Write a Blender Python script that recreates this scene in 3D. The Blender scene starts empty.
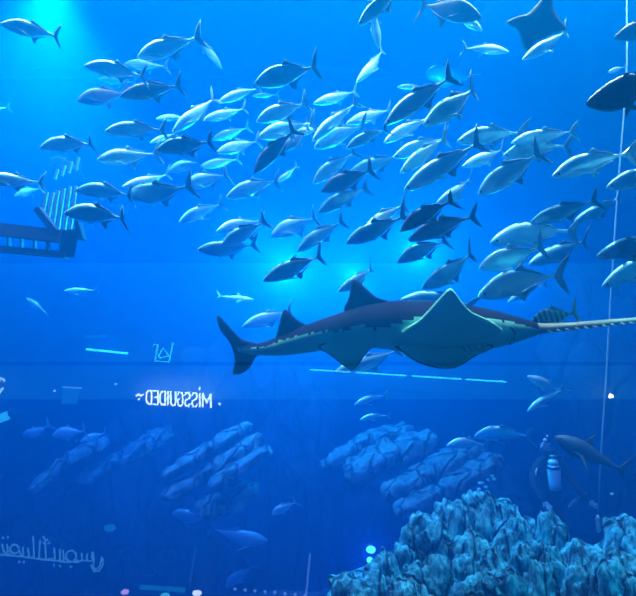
import bpy, math, random
from mathutils import Vector, Matrix, noise
random.seed(7)
sc = bpy.context.scene
COL = sc.collection
R = math.radians

# ------------------------------------------------------------------ camera
FPX = 550.0
PITCH = R(5)
CAM = Vector((0, -2.2, 6.0))
FW = Vector((0, math.cos(PITCH), math.sin(PITCH)))
UP = Vector((0, -math.sin(PITCH), math.cos(PITCH)))
RT = Vector((1, 0, 0))
cd = bpy.data.cameras.new('camera'); cam = bpy.data.objects.new('camera', cd); COL.objects.link(cam)
cd.sensor_fit = 'HORIZONTAL'; cd.sensor_width = 36; cd.lens = 36 * FPX / 636
cd.clip_start = .05; cd.clip_end = 200
cam.location = CAM; cam.rotation_euler = (R(90) + PITCH, 0, 0)
sc.camera = cam

def P(px, py, d):
    return CAM + d * (FW + RT * ((px - 318) / FPX) + UP * ((298 - py) / FPX))

def mirrored(px, py, d):
    """a place in the hall whose reflection in the acrylic is seen along that line of sight"""
    q = P(px, py, 1) - CAM
    v = CAM + q * ((d - .15 + .1 - CAM.y - 2.2) / q.y)
    return Vector((v.x, -v.y, v.z))

# ------------------------------------------------------------------ materials
def newmat(name):
    m = bpy.data.materials.new(name); m.use_nodes = True
    nt = m.node_tree; nt.nodes.clear()
    out = nt.nodes.new('ShaderNodeOutputMaterial')
    return m, nt, out

def pbr(name, col, rough=.6, metal=0., spec=.5, col2=None, scale=6., bump=0., bscale=20., stretch=None, detail=5.):
    m, nt, out = newmat(name)
    b = nt.nodes.new('ShaderNodeBsdfPrincipled')
    b.inputs['Roughness'].default_value = rough; b.inputs['Metallic'].default_value = metal
    b.inputs['Specular IOR Level'].default_value = spec
    b.inputs['Base Color'].default_value = (*col, 1)
    nt.links.new(b.outputs[0], out.inputs[0])
    tc = nt.nodes.new('ShaderNodeTexCoord'); mp = nt.nodes.new('ShaderNodeMapping')
    if stretch: mp.inputs['Scale'].default_value = stretch
    nt.links.new(tc.outputs['Object'], mp.inputs[0])
    if col2 is not None:
        n = nt.nodes.new('ShaderNodeTexNoise'); n.inputs['Scale'].default_value = scale; n.inputs['Detail'].default_value = detail
        nt.links.new(mp.outputs[0], n.inputs['Vector'])
        r = nt.nodes.new('ShaderNodeValToRGB')
        r.color_ramp.elements[0].position = .38; r.color_ramp.elements[1].position = .62
        r.color_ramp.elements[0].color = (*col, 1); r.color_ramp.elements[1].color = (*col2, 1)
        nt.links.new(n.outputs[0], r.inputs[0]); nt.links.new(r.outputs[0], b.inputs['Base Color'])
    if bump:
        n2 = nt.nodes.new('ShaderNodeTexNoise'); n2.inputs['Scale'].default_value = bscale; n2.inputs['Detail'].default_value = 6
        nt.links.new(mp.outputs[0], n2.inputs['Vector'])
        bp = nt.nodes.new('ShaderNodeBump'); bp.inputs['Strength'].default_value = bump; bp.inputs['Distance'].default_value = .05
        nt.links.new(n2.outputs[0], bp.inputs['Height']); nt.links.new(bp.outputs[0], b.inputs['Normal'])
    return m

def glow(name, col, s):
    m, nt, out = newmat(name)
    e = nt.nodes.new('ShaderNodeEmission'); e.inputs[0].default_value = (*col, 1); e.inputs[1].default_value = s
    nt.links.new(e.outputs[0], out.inputs[0])
    return m

def rockmat(name, dark, light, vs=3.0):
    """layered reef rock: pale coralline crust broken by dark crevices"""
    m, nt, out = newmat(name)
    b = nt.nodes.new('ShaderNodeBsdfPrincipled'); b.inputs['Roughness'].default_value = .85
    tc = nt.nodes.new('ShaderNodeTexCoord'); mp = nt.nodes.new('ShaderNodeMapping')
    mp.inputs['Scale'].default_value = (1, 1, .35)
    nt.links.new(tc.outputs['Object'], mp.inputs[0])
    nz = nt.nodes.new('ShaderNodeTexNoise'); nz.inputs['Scale'].default_value = 3; nz.inputs['Detail'].default_value = 4
    nt.links.new(mp.outputs[0], nz.inputs['Vector'])
    mx = nt.nodes.new('ShaderNodeMixRGB'); mx.inputs[0].default_value = .18
    nt.links.new(mp.outputs[0], mx.inputs[1]); nt.links.new(nz.outputs['Color'], mx.inputs[2])
    v = nt.nodes.new('ShaderNodeTexVoronoi'); v.feature = 'DISTANCE_TO_EDGE'; v.inputs['Scale'].default_value = vs * 2
    nt.links.new(mx.outputs[0], v.inputs['Vector'])
    r = nt.nodes.new('ShaderNodeValToRGB'); r.color_ramp.elements[0].position = 0; r.color_ramp.elements[1].position = .07
    r.color_ramp.elements[0].color = (*[c * .35 for c in dark], 1); r.color_ramp.elements[1].color = (1, 1, 1, 1)
    nt.links.new(v.outputs['Distance'], r.inputs[0])
    n2 = nt.nodes.new('ShaderNodeTexNoise'); n2.inputs['Scale'].default_value = 11 if vs > 2 else 6; n2.inputs['Detail'].default_value = 9
    n2.inputs['Roughness'].default_value = .7
    nt.links.new(mp.outputs[0], n2.inputs['Vector'])
    r2 = nt.nodes.new('ShaderNodeValToRGB'); r2.color_ramp.elements[0].position = .4; r2.color_ramp.elements[1].position = .62
    r2.color_ramp.elements[0].color = (*dark, 1); r2.color_ramp.elements[1].color = (*light, 1)
    nt.links.new(n2.outputs[0], r2.inputs[0])
    mm = nt.nodes.new('ShaderNodeMixRGB'); mm.blend_type = 'MULTIPLY'; mm.inputs[0].default_value = .8
    nt.links.new(r2.outputs[0], mm.inputs[1]); nt.links.new(r.outputs[0], mm.inputs[2])
    nt.links.new(mm.outputs[0], b.inputs['Base Color'])
    ad = nt.nodes.new('ShaderNodeMath'); ad.operation = 'ADD'
    nt.links.new(n2.outputs[0], ad.inputs[0]); nt.links.new(r.outputs[0], ad.inputs[1])
    bp = nt.nodes.new('ShaderNodeBump'); bp.inputs['Strength'].default_value = 1; bp.inputs['Distance'].default_value = .10
    nt.links.new(ad.outputs[0], bp.inputs['Height']); nt.links.new(bp.outputs[0], b.inputs['Normal'])
    nt.links.new(b.outputs[0], out.inputs[0])
    return m

M = {}
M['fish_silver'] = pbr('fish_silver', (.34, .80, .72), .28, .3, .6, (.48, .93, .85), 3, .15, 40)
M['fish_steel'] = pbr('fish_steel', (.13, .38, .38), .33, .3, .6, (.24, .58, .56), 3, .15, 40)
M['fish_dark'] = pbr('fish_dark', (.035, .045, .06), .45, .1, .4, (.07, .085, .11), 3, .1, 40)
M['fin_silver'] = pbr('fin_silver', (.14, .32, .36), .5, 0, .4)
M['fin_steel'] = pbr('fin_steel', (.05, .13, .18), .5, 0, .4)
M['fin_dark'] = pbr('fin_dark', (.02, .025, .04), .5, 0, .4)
M['eye'] = pbr('eye_black', (.008, .008, .012), .15, 0, .8)
M['saw_back'] = pbr('sawfish_back', (.008, .005, .016), .9, 0, .05, (.014, .009, .022), 4, .15, 30)
M['saw_belly'] = pbr('sawfish_belly', (.16, .56, .38), .6, 0, .2, (.21, .64, .44), 2.2, .12, 25)
M['ray_skin'] = pbr('ray_skin', (.012, .03, .06), .6, 0, .3, (.02, .045, .08), 3)
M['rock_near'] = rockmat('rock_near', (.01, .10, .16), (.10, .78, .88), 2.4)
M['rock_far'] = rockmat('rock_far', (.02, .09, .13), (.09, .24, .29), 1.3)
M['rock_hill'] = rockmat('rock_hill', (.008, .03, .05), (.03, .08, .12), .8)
M['neoprene'] = pbr('neoprene', (.012, .014, .02), .7, 0, .3)
M['tank_paint'] = pbr('tank_paint', (.25, .8, .85), .35, .1, .6)
M['rubber'] = pbr('rubber', (.02, .02, .025), .6)
M['metal'] = pbr('steel_fitting', (.5, .52, .55), .3, .9)
M['rope'] = pbr('rope_fibre', (.2, .36, .45), .9, 0, .2, None, 6, .6, 60)
M['skin'] = pbr('glove_pale', (.2, .5, .55), .7)
M['dark_steel'] = pbr('dark_painted_steel', (.02, .03, .06), .55, .2)
M['slat'] = pbr('pale_slat', (.10, .32, .42), .5, .1)
M['wall'] = pbr('tank_wall', (.03, .09, .16), .9, 0, .1, (.04, .12, .2), .5)
M['sand'] = pbr('sand_bed', (.22, .24, .22), .95, 0, .1, (.3, .32, .3), 5, .3, 30)
M['render'] = pbr('hall_plaster', (.2, .45, .6), .8, 0, .2)
M['hall_dark'] = pbr('hall_shopfront', (.02, .03, .06), .5, 0, .4)
M['hall_floor'] = pbr('hall_floor', (.04, .06, .1), .5)

# ------------------------------------------------------------------ mesh helpers
class MB:
    def __init__(s): s.v = []; s.f = []; s.m = []
    def add(s, vs, fs, mi=0):
        o = len(s.v); s.v += [Vector(v) for v in vs]
        s.f += [tuple(i + o for i in f) for f in fs]; s.m += [mi] * len(fs)
    def box(s, lo, hi, mi=0):
        x0, y0, z0 = lo; x1, y1, z1 = hi
        s.add([(x0,y0,z0),(x1,y0,z0),(x1,y1,z0),(x0,y1,z0),(x0,y0,z1),(x1,y0,z1),(x1,y1,z1),(x0,y1,z1)],
              [(0,3,2,1),(4,5,6,7),(0,1,5,4),(1,2,6,5),(2,3,7,6),(3,0,4,7)], mi)
    def bar(s, a, b, w, t, mi=0):
        a = Vector(a); b = Vector(b); d = (b - a).normalized()
        u = d.cross(Vector((0, 1, 0)));
        if u.length < .1: u = d.cross(Vector((0, 0, 1)))
        u.normalize(); v = d.cross(u)
        vs = [p + u * (i * w / 2) + v * (j * t / 2) for p in (a, b) for i, j in ((-1,-1),(1,-1),(1,1),(-1,1))]
        s.add(vs, [(0,3,2,1),(4,5,6,7),(0,1,5,4),(1,2,6,5),(2,3,7,6),(3,0,4,7)], mi)
    def tube(s, pts, rad, n=8, mi=0, close=False):
        pts = [Vector(p) for p in pts]; k = len(pts)
        rads = rad if isinstance(rad, (list, tuple)) else [rad] * k
        vs = []; prev = None
        for i, p in enumerate(pts):
            if close: d = pts[(i + 1) % k] - pts[i - 1]
            else: d = pts[min(i + 1, k - 1)] - pts[max(i - 1, 0)]
            if d.length < 1e-9: d = Vector((0, 0, 1))
            d.normalize()
            if prev is None:
                u = d.cross(Vector((0, 0, 1)))
                if u.length < .05: u = d.cross(Vector((1, 0, 0)))
            else: u = prev - d * prev.dot(d)
            u.normalize(); prev = u; w = d.cross(u)
            vs += [p + (u * math.cos(a) + w * math.sin(a)) * rads[i] for a in [2 * math.pi * j / n for j in range(n)]]
        fs = []
        for i in range(k if close else k - 1):
            for j in range(n):
                a = i * n + j; b = i * n + (j + 1) % n; c = ((i + 1) % k) * n
                fs.append((a, b, c + (j + 1) % n, c + j))
        if not close:
            fs.append(tuple(range(n))[::-1]); fs.append(tuple((k - 1) * n + j for j in range(n)))
        s.add(vs, fs, mi)
    def ball(s, c, r, n=10, mi=0):
        c = Vector(c); rr = r if isinstance(r, (tuple, list)) else (r, r, r)
        vs = [c + Vector((0, 0, rr[2]))]; fs = []
        for i in range(1, n):
            t = math.pi * i / n
            for j in range(2 * n):
                a = math.pi * j / n
                vs.append(c + Vector((rr[0]*math.sin(t)*math.cos(a), rr[1]*math.sin(t)*math.sin(a), rr[2]*math.cos(t))))
        vs.append(c - Vector((0, 0, rr[2]))); L = len(vs) - 1
        for j in range(2 * n):
            fs.append((0, 1 + j, 1 + (j + 1) % (2 * n)))
            for i in range(n - 2):
                a = 1 + i * 2 * n; b = a + 2 * n; q = (j + 1) % (2 * n)
                fs.append((a + j, b + j, b + q, a + q))
            a = 1 + (n - 2) * 2 * n
            fs.append((L, a + (j + 1) % (2 * n), a + j))
        s.add(vs, fs, mi)
    def fin(s, outline, thick, place, mi=0, edge_mi=None):
        """lens-section fin: outline in 2D, place(u, v, side offset) -> 3D; the rim is thin, the middle thicker"""
        n = len(outline); cu = sum(p[0] for p in outline) / n; cv = sum(p[1] for p in outline) / n
        def ring(k, th): return [place(cu + (u - cu) * k, cv + (v - cv) * k, th) for u, v in outline]
        vs = ring(1, 0); o = []
        for sgn in (1, -1):
            base = len(vs); vs += ring(.9, sgn * thick * .35); vs += ring(.5, sgn * thick * .5); vs.append(place(cu, cv, sgn * thick * .5))
            o.append(base)
        fs = []; ms = []
        for q, base in enumerate(o):
            for i in range(n):
                j = (i + 1) % n
                F = [(i, j, base + j, base + i), (base + i, base + j, base + n + j, base + n + i), (base + n + i, base + n + j, base + 2 * n)]
                if q: F = [f[::-1] for f in F]
                fs += F; ms += [edge_mi if edge_mi is not None else mi, mi, mi]
        off = len(s.v); s.v += [Vector(v) for v in vs]; s.f += [tuple(i + off for i in f) for f in fs]; s.m += ms
    def mesh(s, name, mats, smooth=True):
        me = bpy.data.meshes.new(name)
        me.from_pydata([tuple(v) for v in s.v], [], s.f)
        for m in (mats if isinstance(mats, (list, tuple)) else [mats]): me.materials.append(m)
        me.polygons.foreach_set('material_index', s.m)
        if smooth: me.polygons.foreach_set('use_smooth', [True] * len(s.f))
        me.update()
        return me
    def build(s, name, mats, parent=None, smooth=True, origin=None):
        if origin is not None:
            origin = Vector(origin); s.v = [v - origin for v in s.v]
        o = bpy.data.objects.new(name, s.mesh(name, mats, smooth)); COL.objects.link(o)
        if parent: o.parent = parent
        if origin is not None: o.location = origin
        return o

def tag(o, label=None, cat=None, group=None, kind=None):
    if label: o['label'] = label
    if cat: o['category'] = cat
    if group: o['group'] = group
    if kind: o['kind'] = kind
    return o

def empty(name, loc=(0, 0, 0)):
    o = bpy.data.objects.new(name, None); COL.objects.link(o); o.location = loc; o.empty_display_size = .1
    return o

def clone(src, parent=None):
    c = src.copy(); COL.objects.link(c); c.parent = parent
    for ch in src.children: clone(ch, c)
    return c

def interp(tab, t):
    for (a, x), (b, y) in zip(tab, tab[1:]):
        if t <= b:
            k = (t - a) / (b - a) if b > a else 0
            k = k * k * (3 - 2 * k) * .5 + k * .5
            return x + (y - x) * k
    return tab[-1][1]

# ------------------------------------------------------------------ the tank and the hall (setting)
def struct(name, lo, hi, m):
    b = MB(); b.box(lo, hi); o = b.build(name, m, None, False); o['kind'] = 'structure'; return o
TX, TY, TZ = 17, 24, 12.5
struct('floor', (-TX, .04, -.3), (TX, TY, 0), M['sand'])
struct('wall_back', (-TX, TY, -.3), (TX, TY + .4, TZ), M['wall'])
struct('wall_left', (-TX - .4, 0, -.3), (-TX, TY + .4, TZ), M['wall'])
struct('wall_right', (TX, 0, -.3), (TX + .4, TY + .4, TZ), M['wall'])

struct('ceiling_walkway', (3.6, 4.6, 12.9), (TX + .4, 11.5, 13.2), M['hall_dark'])
struct('ceiling_deck', (-TX - .4, 11.5, 12.9), (TX + .4, TY + .4, 13.2), M['hall_dark'])
# acrylic viewing panel
m, nt, out = newmat('acrylic')
tr = nt.nodes.new('ShaderNodeBsdfTransparent'); tr.inputs[0].default_value = (.985, .995, 1, 1)
gl = nt.nodes.new('ShaderNodeBsdfGlossy'); gl.inputs['Roughness'].default_value = .0
lw = nt.nodes.new('ShaderNodeLayerWeight'); lw.inputs[0].default_value = .5
pw = nt.nodes.new('ShaderNodeMath'); pw.operation = 'POWER'; pw.inputs[1].default_value = 5
ma = nt.nodes.new('ShaderNodeMath'); ma.operation = 'MULTIPLY_ADD'; ma.inputs[1].default_value = .96; ma.inputs[2].default_value = .08
mx = nt.nodes.new('ShaderNodeMixShader')
nt.links.new(lw.outputs['Facing'], pw.inputs[0]); nt.links.new(pw.outputs[0], ma.inputs[0]); nt.links.new(ma.outputs[0], mx.inputs[0])
nt.links.new(tr.outputs[0], mx.inputs[1]); nt.links.new(gl.outputs[0], mx.inputs[2]); nt.links.new(mx.outputs[0], out.inputs[0])
pane = struct('window_1', (-TX, 0, -.3), (TX, .03, TZ + 1), m)
m2, nt2, out2 = newmat('acrylic_wet_side')       # acrylic against water hardly reflects
t2 = nt2.nodes.new('ShaderNodeBsdfTransparent'); t2.inputs[0].default_value = (.99, 1, 1, 1); nt2.links.new(t2.outputs[0], out2.inputs[0])
pane.data.materials.append(m2)
for f_ in pane.data.polygons:
    if f_.center.y > .02: f_.material_index = 1

# water body
m, nt, out = newmat('sea_water')
WS = 1.0
vs_ = nt.nodes.new('ShaderNodeVolumeScatter'); vs_.inputs['Color'].default_value = (.0, .33, 1, 1); vs_.inputs['Density'].default_value = .044 * WS
vs_.inputs['Anisotropy'].default_value = .35
va = nt.nodes.new('ShaderNodeVolumeAbsorption'); va.inputs['Color'].default_value = (.0, .0, .60, 1); va.inputs['Density'].default_value = .178 * WS
ad = nt.nodes.new('ShaderNodeAddShader')
nt.links.new(vs_.outputs[0], ad.inputs[0]); nt.links.new(va.outputs[0], ad.inputs[1]); nt.links.new(ad.outputs[0], out.inputs['Volume'])
wb = MB(); wb.box((-TX + .01, .05, .01), (TX - .01, TY - .01, TZ - .05))
water = wb.build('water', m, None, False)
tag(water, 'clear blue sea water filling the whole tank', 'water', None, 'structure')

# hall behind the viewer: seen only in the reflections of the acrylic
HD = 13.0                                   # depth of the mirrored facade
fy = -(HD - 2.2)
def hz(py): return mirrored(318, py, HD).z
FA = struct('wall_facade', (-14, fy - .5, 0), (14, fy - .2, hz(400)), M['hall_dark'])
struct('trim_fascia', (-14, fy - .5, hz(400)), (14, fy - .1, hz(366)), M['render'])
struct('trim_shadow_gap', (-14, fy - .5, hz(366)), (14, fy - .25, hz(362)), M['hall_dark'])
struct('wall_upper_facade', (-14, fy - .5, hz(362)), (14, fy - .15, hz(262)), M['render'])
struct('wall_top_facade', (-14, fy - .5, hz(262)), (14, fy - .3, 15), M['hall_dark'])
struct('ceiling', (-14, fy - .5, 15), (14, -3.5, 15.3), M['hall_dark'])
struct('floor_hall', (-TX, fy - .5, -.3), (TX, 0, 0), M['hall_floor'])

# ------------------------------------------------------------------ light
def area(name, loc, target, sx, sy, power, col, spread=180):
    l = bpy.data.lights.new(name, 'AREA'); l.shape = 'RECTANGLE'; l.size = sx; l.size_y = sy; l.energy = power; l.color = col; l.spread = R(spread)
    o = bpy.data.objects.new(name, l); COL.objects.link(o); o.location = loc
    o.rotation_euler = (Vector(target) - Vector(loc)).to_track_quat('-Z', 'Y').to_euler(); return o
def spot(name, loc, target, power, col, ang=50, blend=.8, rad=.15):
    l = bpy.data.lights.new(name, 'SPOT'); l.energy = power; l.color = col; l.spot_size = R(ang); l.spot_blend = blend; l.shadow_soft_size = rad
    o = bpy.data.objects.new(name, l); COL.objects.link(o); o.location = loc
    o.rotation_euler = (Vector(target) - Vector(loc)).to_track_quat('-Z', 'Y').to_euler(); return o

sl = bpy.data.lights.new('skylight_sun', 'SUN'); sl.energy = 9.5; sl.angle = R(9); sl.color = (.16, 1, .85)
so = bpy.data.objects.new('skylight_sun', sl); COL.objects.link(so); so.location = (0, 5, 20)
so.rotation_euler = Vector((.10, -.57, -.82)).to_track_quat('-Z', 'Y').to_euler()
w = bpy.data.worlds.new('world'); sc.world = w; w.use_nodes = True
bg = w.node_tree.nodes['Background']; bg.inputs[0].default_value = (.0, .045, .8, 1); bg.inputs[1].default_value = .14
# tank lamps hung over the water
spot('tank_lamp', P(48, -34, 7.5), P(60, 300, 8.5), 36000, (.10, 1, .95), 92, 1, .2)
spot('tank_lamp', (5.0, 1.2, 8.2), P(520, 560, 5.6), 4400, (.08, 1, .8), 44, .8, .1)
area('deck_lights', (-1, 3.3, 12.4), (-1, 3.9, 0), 13, .6, 8600, (.6, 1, .52), 120)
area('deck_lights', (0, 6.3, 12.4), (0, 5.6, 0), 14, .6, 500, (.45, 1, .62), 120)
def glowlamp(px, py, d, power, col):
    l = bpy.data.lights.new('far_tank_lamp', 'POINT'); l.energy = power; l.color = col; l.shadow_soft_size = .05
    o = bpy.data.objects.new('far_tank_lamp', l); COL.objects.link(o); o.location = P(px, py, d)
glowlamp(418, 252, 10.5, 3600, (.01, 1, .75)); glowlamp(288, 271, 10.5, 4400, (.01, 1, .9)); glowlamp(520, 287, 11, 600, (.01, 1, .9)); glowlamp(242, 236, 11, 1100, (.01, 1, .9)); glowlamp(352, 276, 10.8, 2000, (.01, 1, .9))
spot('tank_lamp', (-3, 6, 12), P(215, 480, 10), 200, (.1, .8, 1), 40, .9, .1)
area('hall_light', (0, fy + 4, 11), (0, fy, 6.8), 14, .5, 1500, (.02, .55, 1))

# ------------------------------------------------------------------ fish
def fish_proto(bend, tone, deep=1.0):
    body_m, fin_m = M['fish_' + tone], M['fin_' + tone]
    top = [(0, .004), (.03, .035), (.08, .062), (.15, .094), (.25, .128), (.36, .146), (.46, .146), (.58, .122), (.7, .088), (.8, .055), (.88, .028), (.94, .017), (1, .022)]
    bot = [(0, .004), (.03, .028), (.08, .050), (.15, .076), (.25, .106), (.36, .128), (.46, .134), (.58, .118), (.7, .084), (.8, .050), (.88, .026), (.94, .017), (1, .022)]
    wid = [(0, .004), (.03, .024), (.08, .042), (.15, .060), (.25, .074), (.36, .080), (.46, .076), (.58, .060), (.7, .040), (.8, .023), (.88, .013), (.94, .012), (1, .004)]
    def warp(p):
        x, y, z = p; t = .5 - x
        return Vector((x, y + bend * max(0, t - .25) ** 2, z))
    root = empty('silver_trevally')
    b = MB(); N, K = 26, 14; vs = []
    for i in range(N + 1):
        t = (i / N) ** 1.15 if i < N else 1
        tt = interp(top, t) * deep; bb = interp(bot, t) * deep; ww = interp(wid, t)
        for j in range(K):
            a = 2 * math.pi * j / K; s_, c_ = math.sin(a), math.cos(a)
            z = (tt if s_ > 0 else bb) * (abs(s_) ** .9) * (1 if s_ > 0 else -1)
            vs.append(warp((.5 - t, ww * c_, z + .01 * math.sin(t * 3))))
    fs = [(i*K+j, i*K+(j+1)%K, (i+1)*K+(j+1)%K, (i+1)*K+j) for i in range(N) for j in range(K)]
    fs += [tuple(range(K))[::-1], tuple(N*K+j for j in range(K))]
    b.add(vs, fs); b.build('body', body_m, root)
    def pl(u, v, s): return warp((u, s, v))
    f = MB(); f.fin([(-.48, 0), (-.50, .035), (-.56, .14), (-.655, .235), (-.615, .12), (-.575, .03), (-.562, 0), (-.575, -.03), (-.615, -.12), (-.655, -.225), (-.56, -.13), (-.50, -.035)], .014, pl)
    f.build('tail_fin', fin_m, root)
    d = deep
    f = MB(); f.fin([(-.02, .125*d), (-.07, .175*d), (-.115, .195*d), (-.10, .165*d), (-.15, .150*d), (-.30, .085*d), (-.40, .035*d), (-.30, .05*d), (-.15, .105*d)], .012, pl)
    f.fin([(.16, .13*d), (.10, .175*d), (.02, .15*d), (.0, .12*d)], .010, pl)
    f.build('dorsal_fin', fin_m, root)
    f = MB(); f.fin([(-.06, -.115*d), (-.10, -.19*d), (-.145, -.225*d), (-.135, -.165*d), (-.2, -.12*d), (-.40, -.03*d), (-.3, -.055*d), (-.15, -.1*d)], .012, pl)
    f.build('anal_fin', fin_m, root)
    for sd in (1, -1):
        def pf(u, v, s, sd=sd):
            k = .24 - u
            return warp((u, sd * (.066 + k * .35 + s), v))
        f = MB(); f.fin([(.25, -.01), (.20, .012), (.10, -.012), (-.02, -.065), (-.07, -.10), (.02, -.085), (.14, -.055), (.22, -.04)], .008, pf)
        f.build('pectoral_fin', body_m, root)
        e = MB(); e.ball(warp((.425, sd * .036, .022)), (.016, .008, .016), 6); e.build('eye', M['eye'], root)
    return root

PROTO = {}
def school_fish(name, hx, hy, tx, ty, label, tone='silver', deep=.85, depth=None, L0=.62, yaw=None, group=None, cat='fish', roll=None, parts=True):
    deep *= 1.27
    bk = random.choice((-.35, -.1, .15, .35)); key = (bk, tone)
    if key not in PROTO: PROTO[key] = (fish_proto(bk, tone), False)
    src, used = PROTO[key]
    if used: root = clone(src)
    else: root = src; PROTO[key] = (src, True)
    root.name = name
    px = math.hypot(hx - tx, hy - ty)
    if yaw is None: yaw = random.uniform(-26, 22)
    cy = math.cos(R(yaw))
    d = depth or min(14, max(3.8, FPX * L0 * cy / px))
    L = px * d / FPX / cy
    dd = L * math.sin(R(yaw))
    H = P(hx, hy, d - dd / 2); T = P(tx, ty, d + dd / 2)
    X = (H - T); L = X.length; X.normalize()
    Z = UP - X * UP.dot(X); Z.normalize(); Y = Z.cross(X)
    rl = R(roll if roll is not None else random.uniform(22, 44)) * (1 if Y.dot(FW) > 0 else -1)
    rot = Matrix((X, Y, Z)).transposed() @ Matrix.Rotation(rl, 3, 'X')
    root.location = (H + T) / 2; root.rotation_mode = 'QUATERNION'; root.rotation_quaternion = rot.to_quaternion()
    root.scale = (L, L, L * deep)
    tag(root, label, cat, group)
    return root
SCH = []
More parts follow.
